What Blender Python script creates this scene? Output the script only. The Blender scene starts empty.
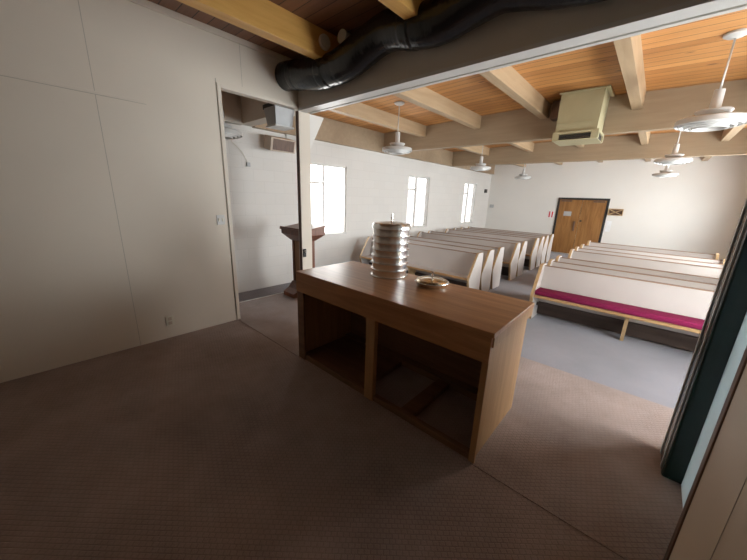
import bpy, bmesh, math, random
from mathutils import Vector, Matrix
random.seed(7)
S = bpy.context.scene
COL = S.collection
PI = math.pi

# ------------------------------------------------------------------ materials
def newmat(name):
    m = bpy.data.materials.new(name); m.use_nodes = True
    nt = m.node_tree
    b = nt.nodes['Principled BSDF']
    return m, nt, b
def N(nt, t, **kw):
    n = nt.nodes.new(t)
    for k, v in kw.items():
        if k in n.inputs: n.inputs[k].default_value = v
        else: setattr(n, k, v)
    return n
def L(nt, a, b): nt.links.new(a, b)
def rgba(c): return (c[0], c[1], c[2], 1)

def plain(name, col, rough=.6, metal=0., var=.06, scale=6., bump=0., bscale=200., spec=.5):
    """a painted / plain surface with slight mottling"""
    m, nt, b = newmat(name)
    tc = N(nt, 'ShaderNodeTexCoord')
    no = N(nt, 'ShaderNodeTexNoise', Scale=scale, Detail=4.)
    L(nt, tc.outputs['Object'], no.inputs['Vector'])
    rp = N(nt, 'ShaderNodeValToRGB')
    rp.color_ramp.elements[0].position = .3; rp.color_ramp.elements[1].position = .7
    rp.color_ramp.elements[0].color = rgba([c*(1-var) for c in col])
    rp.color_ramp.elements[1].color = rgba([min(1, c*(1+var)) for c in col])
    L(nt, no.outputs['Fac'], rp.inputs['Fac']); L(nt, rp.outputs['Color'], b.inputs['Base Color'])
    b.inputs['Roughness'].default_value = rough; b.inputs['Metallic'].default_value = metal
    b.inputs['Specular IOR Level'].default_value = spec
    if bump:
        n2 = N(nt, 'ShaderNodeTexNoise', Scale=bscale, Detail=3.)
        L(nt, tc.outputs['Object'], n2.inputs['Vector'])
        bp = N(nt, 'ShaderNodeBump', Strength=bump, Distance=.01)
        L(nt, n2.outputs['Fac'], bp.inputs['Height']); L(nt, bp.outputs['Normal'], b.inputs['Normal'])
    return m

def wood(name, dark, light, axis='X', rough=.45, scale=1., grain=14.):
    """solid wood with grain running along one axis"""
    m, nt, b = newmat(name)
    tc = N(nt, 'ShaderNodeTexCoord')
    mp = N(nt, 'ShaderNodeMapping')
    s = [grain*scale]*3; s['XYZ'.index(axis)] = .9*scale
    mp.inputs['Scale'].default_value = s
    L(nt, tc.outputs['Object'], mp.inputs['Vector'])
    no = N(nt, 'ShaderNodeTexNoise', Scale=1.6, Detail=6., Roughness=.6, Distortion=.6)
    L(nt, mp.outputs['Vector'], no.inputs['Vector'])
    rp = N(nt, 'ShaderNodeValToRGB')
    rp.color_ramp.elements[0].position = .3; rp.color_ramp.elements[0].color = rgba(dark)
    rp.color_ramp.elements[1].position = .68; rp.color_ramp.elements[1].color = rgba(light)
    L(nt, no.outputs['Fac'], rp.inputs['Fac']); L(nt, rp.outputs['Color'], b.inputs['Base Color'])
    b.inputs['Roughness'].default_value = rough
    bp = N(nt, 'ShaderNodeBump', Strength=.08, Distance=.004)
    L(nt, no.outputs['Fac'], bp.inputs['Height']); L(nt, bp.outputs['Normal'], b.inputs['Normal'])
    return m

def planks(name, dark, light, knot, width=.14, rough=.45, seam=.35):
    """tongue and groove boards running along X"""
    m, nt, b = newmat(name)
    tc = N(nt, 'ShaderNodeTexCoord'); sx = N(nt, 'ShaderNodeSeparateXYZ')
    L(nt, tc.outputs['Object'], sx.inputs[0])
    dv = N(nt, 'ShaderNodeMath', operation='DIVIDE'); dv.inputs[1].default_value = width
    L(nt, sx.outputs['Y'], dv.inputs[0])
    fl = N(nt, 'ShaderNodeMath', operation='FLOOR'); L(nt, dv.outputs[0], fl.inputs[0])
    fr = N(nt, 'ShaderNodeMath', operation='FRACT'); L(nt, dv.outputs[0], fr.inputs[0])
    wn = N(nt, 'ShaderNodeTexWhiteNoise', noise_dimensions='1D'); L(nt, fl.outputs[0], wn.inputs['W'])
    off = N(nt, 'ShaderNodeMath', operation='MULTIPLY'); off.inputs[1].default_value = 37.
    L(nt, wn.outputs['Value'], off.inputs[0])
    ax = N(nt, 'ShaderNodeMath', operation='ADD'); L(nt, sx.outputs['X'], ax.inputs[0]); L(nt, off.outputs[0], ax.inputs[1])
    cv = N(nt, 'ShaderNodeCombineXYZ'); L(nt, ax.outputs[0], cv.inputs['X']); L(nt, sx.outputs['Y'], cv.inputs['Y'])
    mp = N(nt, 'ShaderNodeMapping'); mp.inputs['Scale'].default_value = (1.0, 16., 1.)
    L(nt, cv.outputs[0], mp.inputs['Vector'])
    no = N(nt, 'ShaderNodeTexNoise', Scale=1.6, Detail=5., Roughness=.6, Distortion=.8); L(nt, mp.outputs[0], no.inputs['Vector'])
    mix = N(nt, 'ShaderNodeMath', operation='MULTIPLY_ADD'); mix.inputs[1].default_value = .45
    L(nt, wn.outputs['Value'], mix.inputs[0])
    h = N(nt, 'ShaderNodeMath', operation='MULTIPLY'); h.inputs[1].default_value = .62
    L(nt, no.outputs['Fac'], h.inputs[0]); L(nt, h.outputs[0], mix.inputs[2])
    rp = N(nt, 'ShaderNodeValToRGB')
    rp.color_ramp.elements[0].position = .2; rp.color_ramp.elements[0].color = rgba(dark)
    rp.color_ramp.elements[1].position = .72; rp.color_ramp.elements[1].color = rgba(light)
    L(nt, mix.outputs[0], rp.inputs['Fac'])
    # knots
    mk = N(nt, 'ShaderNodeMapping'); mk.inputs['Scale'].default_value = (1.1, 3.2, 1.)
    L(nt, cv.outputs[0], mk.inputs['Vector'])
    vo = N(nt, 'ShaderNodeTexVoronoi', Scale=1.5); L(nt, mk.outputs[0], vo.inputs['Vector'])
    kr = N(nt, 'ShaderNodeValToRGB')
    kr.color_ramp.elements[0].position = .05; kr.color_ramp.elements[0].color = (1, 1, 1, 1)
    kr.color_ramp.elements[1].position = .1; kr.color_ramp.elements[1].color = (0, 0, 0, 1)
    L(nt, vo.outputs['Distance'], kr.inputs['Fac'])
    m1 = N(nt, 'ShaderNodeMix', data_type='RGBA'); L(nt, kr.outputs['Color'], m1.inputs['Factor'])
    L(nt, rp.outputs['Color'], m1.inputs['A']); m1.inputs['B'].default_value = rgba(knot)
    # grooves
    pp = N(nt, 'ShaderNodeMath', operation='PINGPONG'); pp.inputs[1].default_value = .5
    L(nt, fr.outputs[0], pp.inputs[0])
    lt = N(nt, 'ShaderNodeMath', operation='LESS_THAN'); lt.inputs[1].default_value = .03
    L(nt, pp.outputs[0], lt.inputs[0])
    m2 = N(nt, 'ShaderNodeMix', data_type='RGBA'); L(nt, lt.outputs[0], m2.inputs['Factor'])
    L(nt, m1.outputs['Result'], m2.inputs['A']); m2.inputs['B'].default_value = rgba([c*seam for c in dark])
    L(nt, m2.outputs['Result'], b.inputs['Base Color'])
    b.inputs['Roughness'].default_value = rough
    bp = N(nt, 'ShaderNodeBump', Strength=.5, Distance=.006); bp.invert = True
    L(nt, lt.outputs[0], bp.inputs['Height']); L(nt, bp.outputs['Normal'], b.inputs['Normal'])
    return m

def carpet(name, dark, light, rib=.024, bump=.38):
    m, nt, b = newmat(name)
    tc = N(nt, 'ShaderNodeTexCoord')
    mp = N(nt, 'ShaderNodeMapping'); mp.inputs['Rotation'].default_value = (0, 0, -.726)
    L(nt, tc.outputs['Object'], mp.inputs['Vector'])
    br = N(nt, 'ShaderNodeTexBrick', Scale=1.); br.offset = .5
    for k, v in (('Mortar Size', rib*.16), ('Mortar Smooth', 1.), ('Brick Width', rib*1.25), ('Row Height', rib)):
        br.inputs[k].default_value = v
    br.inputs['Color1'].default_value = (1, 1, 1, 1); br.inputs['Color2'].default_value = (.8, .8, .8, 1); br.inputs['Mortar'].default_value = (.0, .0, .0, 1)
    L(nt, mp.outputs[0], br.inputs['Vector'])
    no = N(nt, 'ShaderNodeTexNoise', Scale=1.3, Detail=5., Roughness=.65); L(nt, tc.outputs['Object'], no.inputs['Vector'])
    n2 = N(nt, 'ShaderNodeTexNoise', Scale=260., Detail=2.); L(nt, tc.outputs['Object'], n2.inputs['Vector'])
    ad = N(nt, 'ShaderNodeMath', operation='MULTIPLY_ADD'); ad.inputs[1].default_value = .11
    L(nt, br.outputs['Color'], ad.inputs[0])
    a2 = N(nt, 'ShaderNodeMath', operation='MULTIPLY_ADD'); a2.inputs[1].default_value = .5
    L(nt, no.outputs['Fac'], a2.inputs[0])
    a3 = N(nt, 'ShaderNodeMath', operation='MULTIPLY'); a3.inputs[1].default_value = .3
    L(nt, n2.outputs['Fac'], a3.inputs[0]); L(nt, a3.outputs[0], a2.inputs[2]); L(nt, a2.outputs[0], ad.inputs[2])
    rp = N(nt, 'ShaderNodeValToRGB')
    rp.color_ramp.elements[0].position = .28; rp.color_ramp.elements[0].color = rgba(dark)
    rp.color_ramp.elements[1].position = .85; rp.color_ramp.elements[1].color = rgba(light)
    L(nt, ad.outputs[0], rp.inputs['Fac']); L(nt, rp.outputs['Color'], b.inputs['Base Color'])
    b.inputs['Roughness'].default_value = .95; b.inputs['Specular IOR Level'].default_value = .15
    b.inputs['Sheen Weight'].default_value = .25; b.inputs['Sheen Roughness'].default_value = .5
    hs = N(nt, 'ShaderNodeMath', operation='ADD'); L(nt, br.outputs['Color'], hs.inputs[0]); L(nt, n2.outputs['Fac'], hs.inputs[1])
    bp = N(nt, 'ShaderNodeBump', Strength=bump, Distance=.006)
    L(nt, hs.outputs[0], bp.inputs['Height']); L(nt, bp.outputs['Normal'], b.inputs['Normal'])
    return m

def blockwall(name, col, axis):
    """painted concrete block: 0.4 x 0.2 running bond; axis = horizontal direction of the wall"""
    m, nt, b = newmat(name)
    tc = N(nt, 'ShaderNodeTexCoord'); sx = N(nt, 'ShaderNodeSeparateXYZ'); L(nt, tc.outputs['Object'], sx.inputs[0])
    cv = N(nt, 'ShaderNodeCombineXYZ'); L(nt, sx.outputs[axis], cv.inputs['X']); L(nt, sx.outputs['Z'], cv.inputs['Y'])
    br = N(nt, 'ShaderNodeTexBrick', Scale=1.); br.offset = .5
    for k, v in (('Mortar Size', .006), ('Mortar Smooth', .6), ('Brick Width', .4), ('Row Height', .2)): br.inputs[k].default_value = v
    br.inputs['Color1'].default_value = rgba(col); br.inputs['Color2'].default_value = rgba([c*.97 for c in col])
    br.inputs['Mortar'].default_value = rgba([c*.92 for c in col])
    L(nt, cv.outputs[0], br.inputs['Vector']); L(nt, br.outputs['Color'], b.inputs['Base Color'])
    no = N(nt, 'ShaderNodeTexNoise', Scale=90., Detail=3.); L(nt, tc.outputs['Object'], no.inputs['Vector'])
    mx = N(nt, 'ShaderNodeMath', operation='MULTIPLY_ADD'); mx.inputs[1].default_value = -1.2
    L(nt, br.outputs['Fac'], mx.inputs[0]); L(nt, no.outputs['Fac'], mx.inputs[2])
    bp = N(nt, 'ShaderNodeBump', Strength=.25, Distance=.006); L(nt, mx.outputs[0], bp.inputs['Height']); L(nt, bp.outputs['Normal'], b.inputs['Normal'])
    b.inputs['Roughness'].default_value = .6
    return m

def glassmat(name, tint=(.95, .98, 1)):
    m, nt, b = newmat(name)
    tr = N(nt, 'ShaderNodeBsdfTransparent'); tr.inputs['Color'].default_value = rgba(tint)
    gl = N(nt, 'ShaderNodeBsdfGlossy'); gl.inputs['Roughness'].default_value = .02
    fz = N(nt, 'ShaderNodeLayerWeight'); pw = N(nt, 'ShaderNodeMath', operation='POWER'); pw.inputs[1].default_value = 5.
    L(nt, fz.outputs['Facing'], pw.inputs[0])
    mx = N(nt, 'ShaderNodeMixShader'); L(nt, pw.outputs[0], mx.inputs['Fac']); L(nt, tr.outputs[0], mx.inputs[1]); L(nt, gl.outputs[0], mx.inputs[2])
    L(nt, mx.outputs[0], nt.nodes['Material Output'].inputs['Surface'])
    return m

M = {}
M['wall_paint'] = plain('wall_paint', (.70, .63, .54), .55, var=.025, scale=1.5, bump=.05)
M['wall_white'] = plain('wall_white', (.76, .745, .71), .6, var=.02, scale=1.2, bump=.06, bscale=90)
M['block_y'] = blockwall('painted_block', (.72, .70, .67), 'Y')
M['seam'] = plain('panel_joint', (.42, .385, .33), .8)
M['header'] = plain('header_paint', (.60, .545, .47), .6, var=.03)
M['beam'] = wood('beam_paint', (.32, .235, .15), (.38, .285, .185), 'X', .55, 1., 9.)
M['purlin'] = wood('purlin_wood', (.40, .28, .165), (.48, .35, .215), 'Y', .5, 1., 9.)
M['purlin_orange'] = wood('varnished_purlin', (.62, .33, .08), (.76, .44, .13), 'Y', .4, 1., 9.)
M['white_trim'] = plain('white_trim', (.62, .61, .585), .45, var=.02)
M['plank'] = planks('pine_boards', (.40, .16, .04), (.66, .32, .105), (.14, .055, .02))
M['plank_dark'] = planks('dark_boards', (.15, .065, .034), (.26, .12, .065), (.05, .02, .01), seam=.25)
M['carpet'] = carpet('brown_carpet', (.135, .09, .075), (.58, .45, .405))
M['carpet_grey'] = carpet('grey_carpet', (.15, .145, .165), (.30, .29, .33), rib=.008, bump=.3)
M['laminate'] = plain('white_laminate', (.50, .458, .432), .42, var=.03, scale=3.)
M['oak_x'] = wood('pew_wood', (.33, .19, .08), (.46, .28, .13), 'X', .45)
M['oak_edge'] = wood('pew_edge_wood', (.42, .275, .135), (.55, .385, .21), 'Z', .45)
M['rail_dark'] = wood('pew_cap_wood', (.23, .14, .09), (.33, .21, .14), 'X', .5)
M['under_shade'] = wood('under_seat_shade_wood', (.035, .02, .014), (.06, .036, .025), 'X', .6)  # near-black tone paints in the shade under the pew seats
M['cushion'] = plain('crimson_fabric', (.20, .012, .060), .9, var=.15, scale=60, bump=.3, bscale=400, spec=.2)
M['table_x'] = wood('table_oak', (.32, .145, .06), (.50, .26, .12), 'X', .33, 1., 12.)
M['table_z'] = wood('table_oak_upright', (.30, .16, .068), (.44, .255, .12), 'Z', .4, 1., 12.)
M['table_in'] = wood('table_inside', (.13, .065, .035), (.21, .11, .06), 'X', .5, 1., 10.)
M['silver'] = plain('polished_silver', (.82, .81, .80), .24, 1., var=.04, scale=30)
M['gold_tone'] = plain('gold_tone_metal', (.70, .62, .48), .25, 1., var=.05, scale=30)  # silvery metal with a slight gold tone
M['white_metal'] = plain('white_enamel', (.57, .565, .55), .35, var=.02)
M['cream_metal'] = plain('cream_sheet_metal', (.42, .375, .225), .45, var=.03)
M['black_plastic'] = plain('black_duct_film', (.006, .006, .007), .22, var=.3, scale=12, bump=.5, bscale=14)
M['black'] = plain('black_paint', (.02, .02, .02), .5)
M['dark_slot'] = plain('dark_louvre', (.035, .03, .025), .6)
M['door_wood'] = wood('door_veneer', (.22, .095, .026), (.36, .175, .055), 'Z', .4, 1., 10.)
M['lectern'] = wood('lectern_wood', (.14, .05, .026), (.25, .095, .05), 'Z', .35)
M['green'] = plain('dark_green_gloss', (.006, .024, .021), .25, var=.1)
M['pale_blue'] = plain('pale_blue_paint', (.62, .74, .78), .5, var=.02)
m, nt, b = newmat('backlit_door_panel')
tl = N(nt, 'ShaderNodeBsdfTranslucent'); tl.inputs['Color'].default_value = (.088, .104, .110, 1)  # translucent term added to brighten the pale blue door
ad = N(nt, 'ShaderNodeAddShader'); b.inputs['Base Color'].default_value = (.5, .55, .57, 1); b.inputs['Roughness'].default_value = .4
L(nt, b.outputs[0], ad.inputs[0]); L(nt, tl.outputs[0], ad.inputs[1]); L(nt, ad.outputs[0], nt.nodes['Material Output'].inputs['Surface'])
M['backlit'] = m
M['brown_trim'] = wood('brown_trim', (.10, .055, .035), (.16, .09, .06), 'Z', .5)
M['grey'] = plain('grey_metal', (.45, .46, .47), .4)
M['red'] = plain('red_print', (.6, .03, .04), .5)
M['paper'] = plain('paper', (.82, .83, .84), .7)
M['ivory'] = plain('ivory_plastic', (.70, .66, .56), .4)
M['glass'] = glassmat('window_glass')
M['glass_dim'] = glassmat('dimmed_window_glass', (.28, .28, .28))  # grey tint added to dim the daylight so the muntins show
M['glass_near'] = glassmat('near_window_glass', (.6, .6, .6))  # weaker dimming, lets more daylight through the nearest left window
M['tan_box'] = plain('tan_painted_wood', (.55, .45, .36), .55)

# ------------------------------------------------------------------ geometry helpers
def box(bm, lo, hi, bev=0., mi=0, mat=None):
    vs = [bm.verts.new((x, y, z)) for x in (lo[0], hi[0]) for y in (lo[1], hi[1]) for z in (lo[2], hi[2])]
    fs = [bm.faces.new([vs[i] for i in q]) for q in ((0, 1, 3, 2), (4, 6, 7, 5), (0, 4, 5, 1), (2, 3, 7, 6), (0, 2, 6, 4), (1, 5, 7, 3))]
    for f in fs: f.material_index = mi
    if bev:
        r = bmesh.ops.bevel(bm, geom=list({e for f in fs for e in f.edges}), offset=bev, segments=2, profile=.5, affect='EDGES')
        for f in r['faces']: f.material_index = mi
        vs = list({v for f in r['faces'] for v in f.verts} | {v for v in vs if v.is_valid})
    if mat is not None: bmesh.ops.transform(bm, matrix=mat, verts=vs)
    return vs
def prism(bm, pts, x0, x1, mi=0, mi_edge=0):
    """polygon in the YZ plane extruded from x0 to x1"""
    a = [bm.verts.new((x0, p[0], p[1])) for p in pts]; b = [bm.verts.new((x1, p[0], p[1])) for p in pts]
    f = bm.faces.new(a); f.material_index = mi
    f = bm.faces.new(b[::-1]); f.material_index = mi
    n = len(pts)
    for i in range(n):
        f = bm.faces.new((a[i], b[i], b[(i+1) % n], a[(i+1) % n])); f.material_index = mi_edge
    bmesh.ops.recalc_face_normals(bm, faces=bm.faces)
def lathe(bm, prof, c=(0, 0, 0), seg=32, mi=0, axis='Z'):
    rings = []
    for r, z in prof:
        ring = []
        for k in range(seg):
            a = 2*PI*k/seg
            p = (r*math.cos(a), r*math.sin(a), z)
            if axis == 'Y': p = (p[0], z, p[1])
            if axis == 'X': p = (z, p[0], p[1])
            ring.append(bm.verts.new((p[0]+c[0], p[1]+c[1], p[2]+c[2])))
        rings.append(ring)
    fs = []
    for i in range(len(rings)-1):
        for k in range(seg):
            fs.append(bm.faces.new((rings[i][k], rings[i][(k+1) % seg], rings[i+1][(k+1) % seg], rings[i+1][k])))
    fs.append(bm.faces.new(rings[0][::-1])); fs.append(bm.faces.new(rings[-1]))
    for f in fs: f.material_index = mi; f.smooth = True
    fs[-1].smooth = fs[-2].smooth = False
    bmesh.ops.recalc_face_normals(bm, faces=fs)
def tube(bm, pts, rad, seg=20, caps=True):
    pts = [Vector(p) for p in pts]; rings = []
    n = len(pts)
    for i, p in enumerate(pts):
        t = (pts[min(i+1, n-1)]-pts[max(i-1, 0)]).normalized()
        up = Vector((0, 0, 1)) if abs(t.z) < .9 else Vector((0, 1, 0))
        a = t.cross(up).normalized(); b = a.cross(t)
        r = rad[i] if isinstance(rad, list) else rad
        rings.append([bm.verts.new(p+a*r*math.cos(2*PI*k/seg)+b*r*math.sin(2*PI*k/seg)) for k in range(seg)])
    for i in range(n-1):
        for k in range(seg):
            f = bm.faces.new((rings[i][k], rings[i][(k+1) % seg], rings[i+1][(k+1) % seg], rings[i+1][k])); f.smooth = True
    if caps: bm.faces.new(rings[0][::-1]); bm.faces.new(rings[-1])
    bmesh.ops.recalc_face_normals(bm, faces=bm.faces)
def obj(name, bm, mats, parent=None, loc=None):
    me = bpy.data.meshes.new(name)
    bm.normal_update()
    for e in bm.edges:
        if len(e.link_faces) == 2 and e.calc_face_angle(0) > .6: e.smooth = False
    bm.to_mesh(me); bm.free()
    for m in (mats if isinstance(mats, (list, tuple)) else [mats]): me.materials.append(m)
    o = bpy.data.objects.new(name, me); COL.objects.link(o)
    if parent is not None: o.parent = parent
    if loc is not None: o.location = loc
    return o
def bx(name, lo, hi, mat, parent=None, bev=0.):
    bm = bmesh.new(); box(bm, lo, hi, bev); return obj(name, bm, mat, parent)
def bxs(name, boxes, mat, parent=None, bev=0.):
    bm = bmesh.new()
    for lo, hi in boxes: box(bm, lo, hi, bev)
    return obj(name, bm, mat, parent)
def struct(o): o['kind'] = 'structure'; return o
def tag(o, label, cat, group=None):
    o['label'] = label; o['category'] = cat
    if group: o['group'] = group
    return o
def empty(name, loc, label=None, cat=None, group=None, rz=0.):
    o = bpy.data.objects.new(name, None); COL.objects.link(o)
    o.location = loc; o.rotation_euler = (0, 0, rz); o.empty_display_size = .1
    if label: tag(o, label, cat, group)
    return o
def copy_tree(o, parent=None):
    c = o.copy(); COL.objects.link(c)
    if parent is not None: c.parent = parent
    for ch in list(o.children): copy_tree(ch, c)
    return c

# ------------------------------------------------------------------ layout (metres; camera above the origin)
XL = -3.757           # partition wall on the left
XW = -5.42            # block wall with the windows
XR = 1.82             # far right wall of the sanctuary
XJ = .345             # right wall of the back room
YH = 2.62             # header beam
YF = 13.3             # far wall
ZC = 3.22
LOW = -.2             # sanctuary floor
def zc(x): return 3.21-.027*abs(x+1.6)

# floors
fl = bxs('floor', [((-4.36, -1.6, -.3), (XR, 3.29, 0))], M['carpet']); struct(fl)
f2 = bxs('floor', [((XW-.1, -1.6, -.4), (XR+.1, YF+.1, LOW))], M['carpet_grey']); struct(f2)
# edging strips
tr = struct(bx('trim_1', (XL, 1.60, 0), (XJ, 1.612, .004), M['carpet']))
tr = struct(bx('trim_2', (-4.372, -1.0, -.03), (-4.36, 3.29, .004), M['white_trim']))
# walls
bm = bmesh.new()
box(bm, (XL-.08, -1.6, 0), (XL, 1.625, 3.4)); box(bm, (XL-.08, 1.625, 2.68), (XL, 2.62, 3.4)); box(bm, (XL-.08, 2.625, 0), (XL, 2.80, 2.66))
struct(obj('wall_left', bm, M['wall_paint']))
WY = [(4.50, .55), (8.02, .56), (11.47, .52)]; WZ = (.73, 2.24)
bm = bmesh.new()
y = -1.6
for c, h in WY:
    box(bm, (XW-.14, y, LOW), (XW, c-h, 3.4)); box(bm, (XW-.14, c-h, LOW), (XW, c+h, WZ[0])); box(bm, (XW-.14, c-h, WZ[1]), (XW, c+h, 3.4)); y = c+h
box(bm, (XW-.14, y, LOW), (XW, YF+.1, 3.4))
struct(obj('wall_outer_left', bm, M['block_y']))
RY = [(3.9, .68, .4, 2.24), (7.4, 1.0, .73, 2.24), (10.7, 1.0, .73, 2.24)]
bm = bmesh.new(); y = 2.6
for c, h, w0, w1 in RY:
    box(bm, (XR, y, LOW), (XR+.14, c-h, 3.4)); box(bm, (XR, c-h, LOW), (XR+.14, c+h, w0)); box(bm, (XR, c-h, w1), (XR+.14, c+h, 3.4)); y = c+h
box(bm, (XR, y, LOW), (XR+.14, YF+.1, 3.4))
struct(obj('wall_outer_right', bm, M['wall_white']))
struct(bx('wall_far', (XW-.14, YF, LOW), (XR+.14, YF+.12, 3.4), M['wall_white']))
struct(bx('wall_rear', (XW-.14, -1.7, -.3), (XR+.14, -1.6, 3.4), M['wall_paint']))
struct(bxs('wall_right', [((XJ, -1.6, 0), (XJ+.25, 1.66, 3.4)), ((XJ, 1.66, 2.2), (XJ+.25, 2.62, 3.4))], M['wall_paint']))
struct(bxs('wall_right', [((.46, 2.64, 0), (XR, 2.80, 2.66))], M['wall_white']))
# roof
def slab(name, x0, x1, y0, y1, mat, f, n=8):
    bm = bmesh.new()
    g = [[bm.verts.new((x0+(x1-x0)*i/n, yy, f(x0+(x1-x0)*i/n)+dz)) for dz in (0, .2)] for yy in (y0, y1) for i in range(n+1)]
    for i in range(n):
        a, b, c, d = g[i], g[i+1], g[n+1+i+1], g[n+1+i]
        bm.faces.new((a[0], d[0], c[0], b[0])); bm.faces.new((a[1], b[1], c[1], d[1]))
        bm.faces.new((a[0], b[0], b[1], a[1])); bm.faces.new((d[0], d[1], c[1], c[0]))
    bm.faces.new((g[0][0], g[0][1], g[n+1][1], g[n+1][0])); bm.faces.new((g[n][0], g[2*n+1][0], g[2*n+1][1], g[n][1]))
    bmesh.ops.recalc_face_normals(bm, faces=bm.faces)
    return struct(obj(name, bm, mat))
slab('ceiling', -1.6+(XW+1.6)-.14, XR+.14, 2.75, YF+.12, M['plank'], zc, 24)
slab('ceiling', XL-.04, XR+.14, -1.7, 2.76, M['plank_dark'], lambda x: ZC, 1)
slab('ceiling', XW-.14, XL-.04, -1.7, 2.76, M['plank'], lambda x: 3.13, 1)
# header, beams, purlins, wall plates
struct(bx('beam', (XW, YH, 2.685), (XR, 2.83, 3.3), M['header']))
struct(bxs('trim_3', [((XL, YH-.008, 2.655), (XJ+.3, 2.745, 2.685)), ((XL, 2.80, 2.665), (XJ+.3, 2.84, 2.685))], M['white_trim']))
for yb in (6.2, 9.7):
    struct(bx('beam', (XW, yb, 2.665), (XR, yb+.14, 3.3), M['beam'], bev=.004))
for x in (-4.18, -2.93, -1.74, -.51, .73):
    for y0, y1 in ((2.83, 6.2), (6.34, 9.7), (9.84, YF)):
        zt = zc(x)
        struct(bx('purlin', (x-.06, y0, zt-.225), (x+.06, y1, zt+.06), M['purlin'], bev=.004))
for x in (-2.93, -1.74, -.51):
    struct(bx('purlin', (x-.06, -1.6, 2.97), (x+.06, YH, ZC), M['purlin_orange'], bev=.004))
for y0, y1 in ((-1.6, YH), (2.83, 6.2), (6.34, 9.7), (9.84, YF)):
    struct(bxs('trim_4', [((XW, y0, 2.70), (XW+.09, y1, 3.2)), ((XW, y0, 2.67), (XW+.105, y1, 2.70))], M['header' if y1 < 3 else 'beam']))
# left wall details
struct(bx('trim_5', (XL, -1.6, 3.165), (XL+.018, YH, ZC), M['wall_paint']))
struct(bx('trim_6', (XL, -1.6, 2.366), (XL+.006, .925, 2.39), M['wall_paint'], bev=.002))
struct(bxs('trim_7', [((XL, .56, .0), (XL+.0012, .564, 3.165)), ((XL, 1.873, 2.75), (XL+.0012, 1.877, 3.165)), ((XL, -.66, 0), (XL+.0012, -.656, 3.165)), ((XL, -1.6, 2.363), (XL+.0012, .925, 2.366))], M['seam']))
struct(bxs('trim_8', [((XL-.082, 1.588, 0), (XL+.012, 1.630, 2.72)), ((XL-.082, 1.630, 2.677), (XL+.012, 2.61, 2.718))], M['wall_paint'], bev=.003))
struct(bx('trim_9', (XL, 1.580, 0), (XL+.002, 1.588, 2.76), M['seam']))
struct(bx('reveal_shade', (XL-.06, 2.619, 0), (XL-.004, 2.625, 2.66), M['brown_trim']))  # dark strip stands in for shade on the post's reveal
# windows
def window(name, x, c, h, inward, z0=WZ[0], z1=WZ[1]):
    s = inward
    fr = bmesh.new(); d0, d1 = sorted((x-s*.10, x-s*.03))
    w = .04
    box(fr, (d0, c-h, z0), (d1, c+h, z0+w)); box(fr, (d0, c-h, z1-w), (d1, c+h, z1)); box(fr, (d0, c-h, z0+w), (d1, c-h+w, z1-w)); box(fr, (d0, c+h-w, z0+w), (d1, c+h, z1-w))
    o = struct(obj(name, fr, M['white_trim']))
    ym = c-h+.42*2*h
    e0, e1 = sorted((x-s*.09, x-s*.045))
    bxs('muntin', [((e0, ym-.024, z0+w), (e1, ym+.024, z1-w)), ((e0, c-h+w, z1-.41), (e1, ym-.024, z1-.37))], M['white_trim'], o)
    p = x-s*.07
    bx('pane', (p-.002, c-h+w, z0+w), (p+.002, c+h-w, z1-w), M['glass' if inward < 0 else 'glass_near' if name == 'window_1' else 'glass_dim'], o)
    q0, q1 = sorted((x-s*.03, x+s*.03))
    bx('sill', (q0, c-h, z0), (q1, c+h, z0+.025), M['white_trim'], o)
    li = bpy.data.lights.new('sky_portal', 'AREA'); li.shape = 'RECTANGLE'; li.size = 2*h-.02; li.size_y = z1-z0-.02
    li.cycles.is_portal = True
    lo = bpy.data.objects.new('sky_portal', li); COL.objects.link(lo)
    lo.location = (x-s*.15, c, (z0+z1)/2)
    lo.rotation_euler = (0, -s*PI/2, 0) if False else Vector((s, 0, 0)).to_track_quat('-Z', 'Y').to_euler()
    li.size, li.size_y = (2*h, z1-z0)
for i, (c, h) in enumerate(WY): window('window_%d' % (i+1), XW, c, h, 1)
for i, (c, h, w0, w1) in enumerate(RY): window('window_%d' % (i+4), XR, c, h, -1, w0, w1)
# far double door
DX0, DX1, DZ1 = -2.79, -1.24, 1.815
d = bmesh.new()
box(d, (DX0, YF-.03, LOW), (DX0+.07, YF, DZ1), .004); box(d, (DX1-.07, YF-.03, LOW), (DX1, YF, DZ1), .004); box(d, (DX0+.07, YF-.03, DZ1-.07), (DX1-.07, YF, DZ1), .004)
door = struct(obj('door_1', d, M['black']))
xm = (DX0+DX1)/2
a = bx('door_leaf', (DX0+.07, YF-.018, LOW+.01), (xm-.004, YF, DZ1-.07), M['door_wood'], door)
bx('pull_handle', (xm-.14, YF-.06, .65), (xm-.10, YF-.02, 1.0), M['brown_trim'], a, .006)
b_ = bx('door_leaf', (xm+.004, YF-.018, LOW+.01), (DX1-.07, YF, DZ1-.07), M['door_wood'], door)
bm = bmesh.new(); lathe(bm, [(.03, -.05), (.03, -.018)], (xm+.06, YF, 1.02), 14, 0, 'Y'); obj('door_lock', bm, M['black'], b_)
bxs('closer', [((DX0+.12, YF-.07, DZ1-.14), (DX0+.45, YF-.018, DZ1-.09)), ((DX1-.45, YF-.07, DZ1-.14), (DX1-.12, YF-.018, DZ1-.09))], M['brown_trim'], door)
bxs('bright_gap', [((xm-.006, YF-.024, LOW+.05), (xm+.006, YF-.018, .35)), ((xm-.006, YF-.024, 1.25), (xm+.006, YF-.018, 1.5)), ((xm-.012, YF-.026, DZ1-.09), (xm+.012, YF-.018, DZ1-.02))], M['gold_tone'], door)  # pale metal strips stand in for light in the gap between leaves
M['dull_paper'] = plain('dull_paper', (.42, .42, .42), .6)
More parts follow.
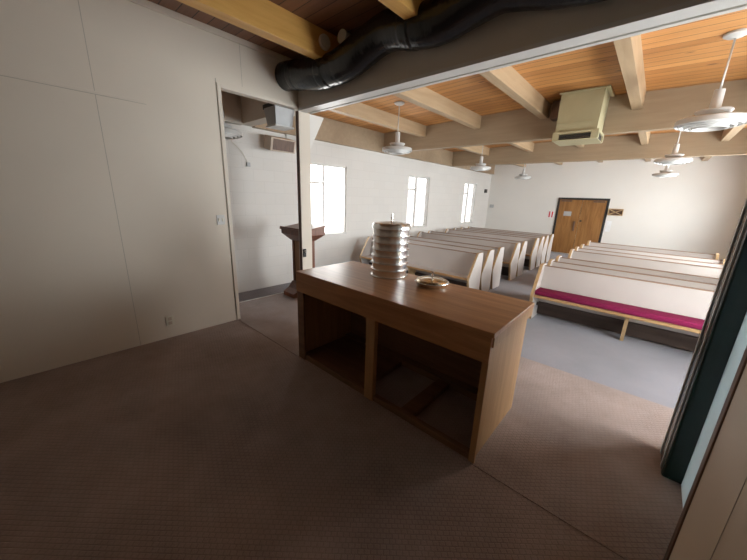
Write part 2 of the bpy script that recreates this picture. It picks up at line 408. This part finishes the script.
bm = bmesh.new(); box(bm, (-2.53, YF-.024, 1.17), (-2.29, YF-.0185, 1.33)); box(bm, (-2.50, YF-.0246, 1.28), (-2.32, YF-.024, 1.29), mi=1); box(bm, (-2.50, YF-.0246, 1.24), (-2.34, YF-.024, 1.25), mi=1)
tag(obj('door_notice', bm, [M['dull_paper'], M['grey']]), 'small pale notice taped on the left leaf of the far wooden double door', 'sign')
# right side doorway of the back room
jm = struct(bxs('door_jamb', [((XJ, 2.34, 0), (.45, 2.62, 2.655))], M['green'], bev=.012))
bxs('side_strip', [((XJ-.006, 2.40, 0.02), (XJ+.001, 2.42, 2.6)), ((XJ-.006, 2.55, .02), (XJ+.001, 2.575, 2.6))], M['grey'], jm)  # two thin grey strips up the jamb's left face
dl = struct(bx('door_2', (.436, 1.66, 0.0), (.446, 2.345, 2.2), M['backlit']))
struct(bx('trim_11', (XJ-.006, 1.622, 0), (XJ+.10, 1.668, 2.2), M['brown_trim'], bev=.003))
struct(bxs('trim_12', [((XJ-.0012, 1.25, 0), (XJ, 1.254, 3.2)), ((XJ-.0012, .03, 0), (XJ, .034, 3.2))], M['seam']))

# ------------------------------------------------------------------ communion table
ct = empty('communion_table', (-1.48, 1.95, 0), 'large oak counter table with open shelves and tray stack on top', 'table')
def C(lo, hi): return ((lo[0]+1.48, lo[1]-1.95, lo[2]), (hi[0]+1.48, hi[1]-1.95, hi[2]))
TX0, TX1, TY0, TY1 = -2.412, -.522, 1.60, 2.36
bx('tabletop', *C((TX0, TY0, .868), (TX1, TY1, .90)), M['table_x'], ct, .004)
bxs('apron', [C((TX0, TY0+.004, .705), (TX1-.012, TY0+.028, .868)), C((TX0, TY1-.028, .80), (TX1-.012, TY1-.004, .868))], M['table_x'], ct, .002)
bx('end_trim', *C((TX1-.03, TY0+.028, .800), (TX1-.004, TY1-.004, .868)), M['table_z'], ct, .002)
bx('end_panel', *C((TX1-.05, TY0+.028, 0), (TX1-.030, TY1-.006, .868)), M['table_z'], ct, .002)
bx('end_panel', *C((TX0+.004, TY0+.028, 0), (TX0+.030, TY1-.03, .868)), M['table_z'], ct, .002)
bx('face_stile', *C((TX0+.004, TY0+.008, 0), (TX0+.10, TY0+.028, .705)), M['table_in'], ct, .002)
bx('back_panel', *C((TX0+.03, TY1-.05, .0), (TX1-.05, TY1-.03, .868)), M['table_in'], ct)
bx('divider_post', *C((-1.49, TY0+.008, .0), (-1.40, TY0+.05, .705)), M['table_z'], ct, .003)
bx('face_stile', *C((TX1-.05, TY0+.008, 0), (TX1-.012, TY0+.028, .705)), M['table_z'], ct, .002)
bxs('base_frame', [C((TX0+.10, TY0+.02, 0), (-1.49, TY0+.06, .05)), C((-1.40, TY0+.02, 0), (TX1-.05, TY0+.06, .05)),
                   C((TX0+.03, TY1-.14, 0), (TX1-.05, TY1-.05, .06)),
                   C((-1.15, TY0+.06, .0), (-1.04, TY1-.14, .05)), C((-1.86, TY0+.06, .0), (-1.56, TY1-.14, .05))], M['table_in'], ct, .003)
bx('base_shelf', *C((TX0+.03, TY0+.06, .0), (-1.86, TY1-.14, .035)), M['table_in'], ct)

# communion trays
def tray_bm():
    bm = bmesh.new()
    lathe(bm, [(.150, .0005), (.168, .0005), (.1735, .003), (.1735, .008), (.161, .0105), (.161, .054), (.164, .0615), (.152, .0615), (.150, .012)], seg=48)
    return bm
ordw = ['lowest silver communion tray, resting on the oak table top', 'second silver communion tray from the bottom of the stack', 'third silver communion tray from the bottom of the stack',
        'fourth silver communion tray, in the middle of the stack', 'fifth silver communion tray from the bottom of the stack', 'sixth silver communion tray from the bottom of the stack',
        'topmost silver communion tray, directly beneath the stack lid']
t0 = obj('communion_tray', tray_bm(), M['silver'])
SX, SY = -1.737, 2.172
for i in range(7):
    o = t0 if i == 0 else copy_tree(t0)
    o.location = (SX+random.uniform(-.002, .002), SY+random.uniform(-.002, .002), .9003+i*.062)
    o.rotation_euler = (0, 0, random.uniform(0, 6))
    tag(o, ordw[i], 'tray', 'communion trays in the stack')
def cross(bm, z, s, mi=0):
    box(bm, (-.12*s, -.06*s, z), (.12*s, .06*s, z+s), .0, mi); box(bm, (-.38*s, -.06*s, z+.5*s), (.38*s, .06*s, z+.72*s), .0, mi)
bm = bmesh.new()
lathe(bm, [(.160, 0), (.1735, 0), (.1735, .008), (.168, .036), (.160, .046), (.08, .056), (.02, .060)], seg=48)
lid = tag(obj('tray_lid', bm, M['silver'], loc=(SX, SY, .9003+7*.062)), 'round silver lid with a knob and cross capping the tray stack', 'lid')
bm = bmesh.new(); lathe(bm, [(.022, .058), (.008, .064), (.007, .076), (.013, .083), (.013, .092), (.005, .098)], seg=16); cross(bm, .096, .036)
obj('finial', bm, M['silver'], lid)
# bread plate
bm = bmesh.new(); lathe(bm, [(.09, 0), (.110, 0), (.124, .006), (.134, .032), (.141, .038), (.140, .042), (.128, .040), (.10, .026)], seg=48)
PX, PY = -1.273, 2.165
tag(obj('bread_plate', bm, M['silver'], loc=(PX, PY, .9003)), 'shallow silver bread plate on the table beside the stack', 'plate')
bm = bmesh.new(); lathe(bm, [(.127, .0425), (.129, .046), (.118, .055), (.10, .056), (.095, .052), (.07, .058), (.02, .063)], seg=48)
pl_ = tag(obj('plate_lid', bm, M['gold_tone'], loc=(PX, PY, .9003)), 'low gold-toned lid with a slim finial covering the bread plate', 'lid')
bm = bmesh.new(); lathe(bm, [(.018, .060), (.007, .068), (.008, .078), (.013, .086), (.007, .094)], seg=16); cross(bm, .092, .036)
obj('finial', bm, M['silver'], pl_)

# ------------------------------------------------------------------ lectern
le = empty('lectern', (-4.135, 2.91, 0), 'dark wooden pulpit lectern with flared base behind the white post', 'lectern', rz=.0)
le.scale = (1.05, 1.05, 1.03)
bm = bmesh.new()
prism(bm, [(-.29, 0), (-.29, .06), (-.20, .11), (-.13, .20), (.13, .20), (.18, .10), (.25, .06), (.25, 0)], -.14, .14); obj('base', bm, M['lectern'], le)
bxs('column', [((-.14, -.11, .20), (-.09, .11, .86)), ((.09, -.11, .20), (.14, .11, .86)), ((-.09, .05, .20), (.09, .10, .86))], M['lectern'], le, .004)
bx('front_panel', (-.09, -.095, .20), (.09, -.07, .86), M['table_z'], le)
bm = bmesh.new()
a = [bm.verts.new(p) for p in ((-.15, -.12, .86), (.15, -.12, .86), (.15, .12, .86), (-.15, .12, .86))]
b2 = [bm.verts.new(p) for p in ((-.28, -.20, .96), (.28, -.20, .96), (.28, .20, .96), (-.28, .20, .96))]
c2 = [bm.verts.new(p) for p in ((-.28, -.20, 1.02), (.28, -.20, 1.02), (.28, .20, 1.08), (-.28, .20, 1.08))]
for p, q in ((a, b2), (b2, c2)):
    for k in range(4): bm.faces.new((p[k], p[(k+1) % 4], q[(k+1) % 4], q[k]))
bm.faces.new(a[::-1]); bm.faces.new(c2); bmesh.ops.recalc_face_normals(bm, faces=bm.faces)
obj('box', bm, M['lectern'], le)
bm = bmesh.new(); box(bm, (-.30, -.22, 0), (.30, .22, .022), .004, mat=Matrix.Translation((0, 0, 1.052))@Matrix.Rotation(math.atan2(.06, .4), 4, 'X'))
obj('reading_top', bm, M['lectern'], le)
bm = bmesh.new(); box(bm, (-.29, -.215, .0222), (.29, -.195, .045), .003, mat=Matrix.Translation((0, 0, 1.052))@Matrix.Rotation(math.atan2(.06, .4), 4, 'X'))
obj('book_ledge', bm, M['lectern'], le)

# ------------------------------------------------------------------ pews
def pew(Lx):
    """aisle end / wall end at x=0 and x=Lx, front of arm at y=0"""
    r = empty('church_pew', (0, 0, 0))
    T = .045
    prof = [(.13, 0), (.02, .34), (0., .40), (.012, .44), (.27, .85), (.30, .868), (.47, .868), (.495, .85), (.505, .60), (.505, 0)]
    for x in (0, Lx-T):
        bm = bmesh.new(); prism(bm, prof, x, x+T, 0, 1); obj('end_panel', bm, [M['laminate'], M['oak_edge']], r)
    x0, x1 = T, Lx-T
    bm = bmesh.new(); prism(bm, [(.045, .405), (.045, .43), (.36, .415), (.36, .39)], x0, x1); obj('seat', bm, M['laminate'], r)
    bx('seat_rail', (x0, .02, .392), (x1, .045, .432), M['oak_x'], r, .003)
    bm = bmesh.new(); prism(bm, [(.30, .39), (.375, .835), (.40, .835), (.36, .39), (.36, .26), (.335, .26)], x0, x1); obj('backrest', bm, M['laminate'], r)
    bx('top_rail', (x0, .371, .835), (x1, .405, .848), M['rail_dark'], r)
    bm = bmesh.new(); prism(bm, [(.21, 0), (.07, .37), (.07, .404), (.34, .392), (.34, .26), (.28, 0)], Lx/2-.02, Lx/2+.02); obj('support', bm, M['oak_edge'], r)
    bx('stretcher', (x0, .30, .20), (x1, .32, .25), M['under_shade'], r)
    bx('shade_board', (x0, .42, .03), (x1, .435, .36), M['under_shade'], r)  # dark board added to stand for the shade beneath the seat
    return r
def place(proto, first, x, y, label, group):
    o = proto if first else copy_tree(proto)
    o.location = (x, y, LOW); tag(o, label, 'pew', group); return o
RW = 2.37
pr = pew(RW)
RN = ['white pew with a crimson cushion, front row right of the aisle', 'white pew directly behind the pew with the crimson cushion', 'white pew third from front in the right-hand block',
      'white pew heading the rear cluster of the right-hand block', 'white pew second in the rear cluster right of the aisle', 'white pew second from the far door, right of the aisle', 'rearmost white pew right of the aisle, nearest the far wall']
for i, y in enumerate((4.99, 5.51, 6.06, 7.26, 7.82, 8.5, 9.5)):
    place(pr, i == 0, -1.19, y, RN[i], 'pews right of the aisle')
plf = pew(2.77)
LN = ['front white pew left of the aisle, just behind the oak table', 'second white pew from the front, left of the aisle', 'third white pew from the front, left of the aisle',
      'fourth white pew left of the aisle, after the first gap', 'fifth white pew from the front, left of the aisle', 'sixth white pew left of the aisle, after the second gap',
      'seventh white pew from the front, left of the aisle', 'eighth white pew, second from last left of the aisle', 'rearmost white pew left of the aisle, beside the double door']
for i, y in enumerate((5.11, 5.65, 6.20, 7.28, 7.80, 8.88, 9.40, 9.92, 10.50)):
    place(plf, i == 0, -5.02, y, LN[i], 'pews left of the aisle')
bm = bmesh.new(); box(bm, (.05, .025, .4345), (RW-.05, .295, .505), .018)
for v in bm.verts:
    if v.co.y > .2 and v.co.z < .45: pass
for f in bm.faces: f.smooth = True
tag(obj('pew_cushion', bm, M['cushion'], loc=(-1.19, 4.99, LOW)), 'long crimson seat cushion on the front right pew', 'cushion')

# ------------------------------------------------------------------ pendant lamps
def lamp(z_disc, z_ceil):
    r = empty('pendant_lamp', (0, 0, z_ceil))
    dz = z_disc-z_ceil
    bm = bmesh.new(); lathe(bm, [(.085, -.003), (.085, -.02), (.06, -.035), (.012, -.045)], seg=28); obj('canopy', bm, M['white_metal'], r)
    bm = bmesh.new(); lathe(bm, [(.008, -.04), (.008, dz+.30)], seg=10); obj('rod', bm, M['white_metal'], r)
    bm = bmesh.new(); lathe(bm, [(.012, dz+.31), (.038, dz+.305), (.043, dz+.15), (.052, dz+.13)], seg=24); obj('socket_cup', bm, M['white_metal'], r)
    bm = bmesh.new(); lathe(bm, [(.05, dz+.135), (.13, dz+.128), (.135, dz+.118), (.115, dz+.09), (.10, dz+.075), (.10, dz+.06)], seg=36); obj('top_disc', bm, M['white_metal'], r)
    bm = bmesh.new()
    lathe(bm, [(.10, dz+.062), (.245, dz+.054), (.258, dz+.046), (.263, dz+.0), (.256, dz-.004), (.246, dz+.02),
               (.235, dz+.02), (.228, dz-.018), (.214, dz-.018), (.20, dz+.01), (.188, dz+.01), (.18, dz-.03), (.166, dz-.03), (.155, dz+.0),
               (.14, dz+.0), (.132, dz-.04), (.118, dz-.04), (.10, dz-.01), (.06, dz-.01)], seg=48)
    obj('louvre_shade', bm, M['white_metal'], r)
    return r
lp = lamp(2.40, 3.168)
LL = [(-3.60, 4.55, 'white louvred pendant lamp nearest the left windows, over the left pews'), (-3.60, 8.05, 'middle white pendant lamp in the left row, beyond the first beam'),
      (-3.62, 11.55, 'farthest white pendant lamp in the left row, before the far wall'), (.215, 4.63, 'large white pendant lamp nearest the camera, at the upper right'),
      (.03, 8.05, 'second white pendant lamp in the right row'), (-.03, 11.4, 'farthest white pendant lamp in the right row, lowest in view'), (-4.68, 2.0, 'white pendant lamp seen through the left doorway')]
for i, (x, y, lb) in enumerate(LL):
    o = lp if i == 0 else copy_tree(lp)
    zz = 3.13 if i == 6 else zc(x)
    o.location = (x, y, zz); tag(o, lb, 'lamp', 'pendant lamps of the sanctuary')

# ------------------------------------------------------------------ ceiling equipment
U = empty('air_unit', (-1.135, 5.9, zc(-1.135)-.012), 'cream sheet metal air cooler drop box with grilles hanging from the ceiling', 'air unit')
bm = bmesh.new()
def frus(bm, z0, a, z1, b):
    p = [bm.verts.new((x, y, z0)) for x, y in ((a[0], a[2]), (a[1], a[2]), (a[1], a[3]), (a[0], a[3]))]
    q = [bm.verts.new((x, y, z1)) for x, y in ((b[0], b[2]), (b[1], b[2]), (b[1], b[3]), (b[0], b[3]))]
    for k in range(4): bm.faces.new((p[k], p[(k+1) % 4], q[(k+1) % 4], q[k]))
    bm.faces.new(p[::-1]); bm.faces.new(q); bmesh.ops.recalc_face_normals(bm, faces=bm.faces)
frus(bm, -.54, (-.265, .265, -.245, .245), -.002, (-.265, .275, -.245, .26))
obj('drop_box', bm, M['cream_metal'], U)
bm = bmesh.new()
for dx in (0,):
    v = [bm.verts.new(p) for p in ((-.262, -.2465, -.53), (-.250, -.2465, -.535), (.268, -.2465, -.02), (.258, -.2465, -.015))]
    w = [bm.verts.new((q.co.x, -.244, q.co.z)) for q in v]
    bm.faces.new(v); bm.faces.new(w[::-1])
    for k in range(4): bm.faces.new((v[k], v[(k+1) % 4], w[(k+1) % 4], w[k]))
bmesh.ops.recalc_face_normals(bm, faces=bm.faces)
obj('crease', bm, M['cream_metal'], U)
bxs('flange', [((-.29, -.27, -.02), (.33, -.247, 0)), ((.277, -.247, -.02), (.33, .26, 0))], M['cream_metal'], U)
bx('joint_strip', (-.265, -.252, -.425), (.265, -.246, -.415), M['cream_metal'], U)
hd = bxs('diffuser_head', [((-.285, -.275, -.575), (.30, .265, -.54)), ((-.285, -.275, -.665), (.29, .265, -.655)), ((-.285, -.275, -.655), (-.20, .265, -.575)), ((.21, -.275, -.655), (.30, -.20, -.575)), ((-.20, -.23, -.655), (.21, .265, -.575)), ((.21, .20, -.655), (.30, .265, -.575)), ((.21, -.2, -.655), (.26, .2, -.575))], M['cream_metal'], U)
bxs('grille', [((-.195, -.262, z), (.205, -.232, z+.016)) for z in (-.652, -.628, -.604)], M['dark_slot'], U)
bxs('side_grille', [((.262, y_, -.652), (.285, y_+.05, -.578)) for y_ in (-.19, -.09, .01, .11)], M['dark_slot'], U)
bx('shade_block', (-.46, .10, -.26), (-.266, .296, 0), M['brown_trim'], U)  # dark block added in place of the unit's shadow

pts = [(-3.745, 3.0), (-3.6, 2.985), (-3.35, 2.94), (-3.1, 2.905), (-2.9, 2.895), (-2.75, 2.895), (-2.55, 2.93), (-2.35, 2.985), (-2.15, 3.025), (-2.0, 3.022), (-1.85, 2.995), (-1.67, 2.958), (-1.5, 2.955), (-1.3, 3.0), (-1.1, 3.03), (-.95, 3.0), (-.76, 2.95), (-.5, 2.915), (-.2, 2.90), (.30, 2.90)]
def cat(pts, t):
    for i in range(len(pts)-1):
        if pts[i][0] <= t <= pts[i+1][0]:
            u = (t-pts[i][0])/(pts[i+1][0]-pts[i][0])
            p0 = pts[max(i-1, 0)][1]; p1 = pts[i][1]; p2 = pts[i+1][1]; p3 = pts[min(i+2, len(pts)-1)][1]
            return .5*(2*p1+(p2-p0)*u+(2*p0-5*p1+4*p2-p3)*u*u+(3*p1-p0-3*p2+p3)*u**3)
    return pts[-1][1]
bm = bmesh.new(); path = []; rad = []
nn = 320
for i in range(nn+1):
    x = -3.745+4.045*i/nn
    path.append((x, 2.445, cat(pts, x)))
    rad.append(.157+.0003*math.sin(x*2*PI/.045)+.004*math.sin(x*9.3)+(.006 if abs(x+1.83) < .05 or abs(x+2.95) < .05 or abs(x+3.5) < .04 else 0))
tube(bm, path, rad, 28)
du = tag(obj('flexible_duct', bm, M['black_plastic']), 'fat black flexible air duct sagging along the header beam', 'duct')
bm = bmesh.new(); lathe(bm, [(.070, 0), (.070, .02), (.062, .028)], (-2.869, 2.335, 3.105), 28, 0, 'X')
tag(obj('wire_cover', bm, M['ivory']), 'round cream cover plate on the side of the orange purlin', 'cover')
bm = bmesh.new(); lathe(bm, [(.055, YH-2.44), (.055, .02), (.062, .02), (.062, .0)], (-2.72, 2.44, 3.158), 28, 0, 'Y')
tag(obj('pipe_stub', bm, M['ivory']), 'capped round cream pipe end poking out above the black duct', 'pipe')

# ------------------------------------------------------------------ through the doorway
pj = empty('projector', (-3.96, 2.46, 2.70), 'grey white metal projector box hung in the left doorway', 'projector')
bm = bmesh.new(); frus(bm, -.24, (-.10, .11, -.12, .12), -.03, (-.14, .14, -.14, .14)); obj('casing', bm, M['grey'], pj)
bx('lower_lip', (-.12, -.14, -.26), (.13, .14, -.24), M['white_metal'], pj, .006)
bxs('mount', [((-.20, -.12, -.03), (.08, .10, .025)), ((-.04, -.04, .025), (.04, .04, .47))], M['black'], pj)
sp = empty('wall_speaker', (XW+.105, 3.2, 2.45), 'tan wooden speaker box on the block wall beyond the doorway', 'speaker')
bm = bmesh.new(); box(bm, (0, -.22, -.09), (.22, .28, .13), .006, mat=Matrix.Rotation(.25, 4, 'Y')); obj('cabinet', bm, M['tan_box'], sp)
bm = bmesh.new(); box(bm, (.221, -.18, -.07), (.226, .24, .11), 0, mat=Matrix.Rotation(.25, 4, 'Y')); obj('grille', bm, M['brown_trim'], sp)
bx('bracket', (-.103, -.03, -.02), (.02, .03, .05), M['grey'], sp)
bm = bmesh.new(); prism(bm, [(2.80, 2.655), (3.05, 2.655), (2.80, 2.20)], XL-.07, XL-.005)
struct(obj('trim_13', bm, M['wall_white']))
tag(bx('board', (XW-.003, 3.48, 2.38), (XW+.03, 4.02, 2.69), M['white_trim'], None, .004), 'plain white board on the block wall behind the white post', 'board')
jb = tag(bx('junction_box', (XW-.003, 2.68, 2.03), (XW+.035, 2.74, 2.10), M['grey'], None, .004), 'little grey box on the block wall with a dangling wire', 'box')
bm = bmesh.new(); tube(bm, [(XW+.02, 2.70, 2.10), (XW+.02, 2.62, 2.25), (XW+.02, 2.45, 2.40), (XW+.02, 2.40, 2.55), (XW+.02, 2.42, 2.67)], .004, 8); obj('wire', bm, M['ivory'], jb)

# ------------------------------------------------------------------ small wall things
op = tag(bx('outlet', (XL, .815, .142), (XL+.008, .89, .255), M['ivory'], None, .002), 'cream electrical outlet low on the left wall', 'outlet')
bxs('socket', [((XL+.008, .835, .155), (XL+.010, .87, .19)), ((XL+.008, .835, .205), (XL+.010, .87, .24))], M['tan_box'], op)
sw = tag(bx('light_switch', (XL, 1.455, 1.225), (XL+.008, 1.545, 1.335), M['white_metal'], None, .002), 'white double light switch plate beside the left doorway', 'switch')
bxs('toggle', [((XL+.008, 1.472, 1.26), (XL+.016, 1.487, 1.30)), ((XL+.008, 1.513, 1.26), (XL+.016, 1.528, 1.30))], M['ivory'], sw)
st = tag(bx('strike_plate', (XL-.003, 2.635, .70), (XL+.012, 2.685, .82), M['black'], None, .003), 'small dark latch plate on the white post', 'latch')
bm = bmesh.new(); lathe(bm, [(.012, 0), (.018, .03), (.010, .045)], (XL+.012, 2.66, .79), 14, 0, 'X'); obj('knob', bm, M['white_metal'], st)
bm = bmesh.new(); box(bm, (-3.04, YF-.012, 1.06), (-2.86, YF, 1.32)); box(bm, (-3.02, YF-.0135, 1.08), (-2.975, YF-.012, 1.30), mi=1); box(bm, (-2.925, YF-.0135, 1.08), (-2.88, YF-.012, 1.30), mi=1)
tag(obj('wall_sign', bm, [M['paper'], M['red']]), 'small white and red sign on the far wall left of the door', 'sign')
rk = empty('wall_rack', (-1.02, YF, 1.38), 'small wooden crossed rack on the far wall right of the door', 'rack')
bxs('frame', [((-.20, -.10, -.11), (.20, 0, -.09)), ((-.20, -.10, .09), (.20, 0, .11)), ((-.20, -.10, -.09), (-.18, 0, .09)), ((.18, -.10, -.09), (.20, 0, .09))], M['oak_edge'], rk)
bm = bmesh.new()
for s in (1, -1): box(bm, (-.22, -.09, -.012), (.22, -.07, .012), mat=Matrix.Rotation(s*.45, 4, 'Y'))
obj('cross_brace', bm, M['oak_edge'], rk)
bx('back_board', (-.18, -.02, -.09), (.18, -.005, .09), M['brown_trim'], rk)
tag(bx('paper_notice', (-1.20, YF-.006, .72), (-1.06, YF+.003, 1.08), M['paper']), 'white paper notice pinned on the far wall below the rack', 'notice')
th = tag(bx('thermostat', (XW-.003, 12.75, 1.92), (XW+.05, 12.95, 2.06), M['dark_slot'], None, .006), 'upper small dark box on the window wall near far corner', 'thermostat')
th2 = tag(bx('control_box', (XW+.10, YF-.04, 1.33), (XW+.26, YF+.003, 1.46), M['grey'], None, .006), 'small grey control box low on the far wall near left corner', 'box')

# ------------------------------------------------------------------ sky and camera
wd = bpy.data.worlds.new('sky'); S.world = wd; wd.use_nodes = True
bg = wd.node_tree.nodes['Background']
bg.inputs['Color'].default_value = (1.0, .985, .955, 1); bg.inputs['Strength'].default_value = 9.0

f, yaw, pit, rol = 305.736542, -.726696032, -.265391359, .0355491237
fw = Vector((math.sin(yaw)*math.cos(pit), math.cos(yaw)*math.cos(pit), math.sin(pit)))
rt = Vector((math.cos(yaw), -math.sin(yaw), 0)); up = rt.cross(fw)
R2 = rt*math.cos(rol)+up*math.sin(rol); U2 = -rt*math.sin(rol)+up*math.cos(rol)
cam = bpy.data.cameras.new('camera'); co = bpy.data.objects.new('camera', cam); COL.objects.link(co)
cam.sensor_fit = 'HORIZONTAL'; cam.sensor_width = 36.; cam.lens = f/747*36.; cam.clip_start = .05
mw = Matrix((R2, U2, -fw)).transposed().to_4x4(); mw.translation = (0, 0, 1.6)
co.matrix_world = mw
S.camera = co
S.view_settings.view_transform = 'Standard'; S.view_settings.look = 'None'; S.view_settings.gamma = 1; S.view_settings.use_curve_mapping = False
S.view_settings.exposure = 1.42
S.cycles.max_bounces = 16; S.cycles.diffuse_bounces = 10; S.cycles.glossy_bounces = 4; S.cycles.transparent_max_bounces = 12
S.cycles.sample_clamp_indirect = 8.
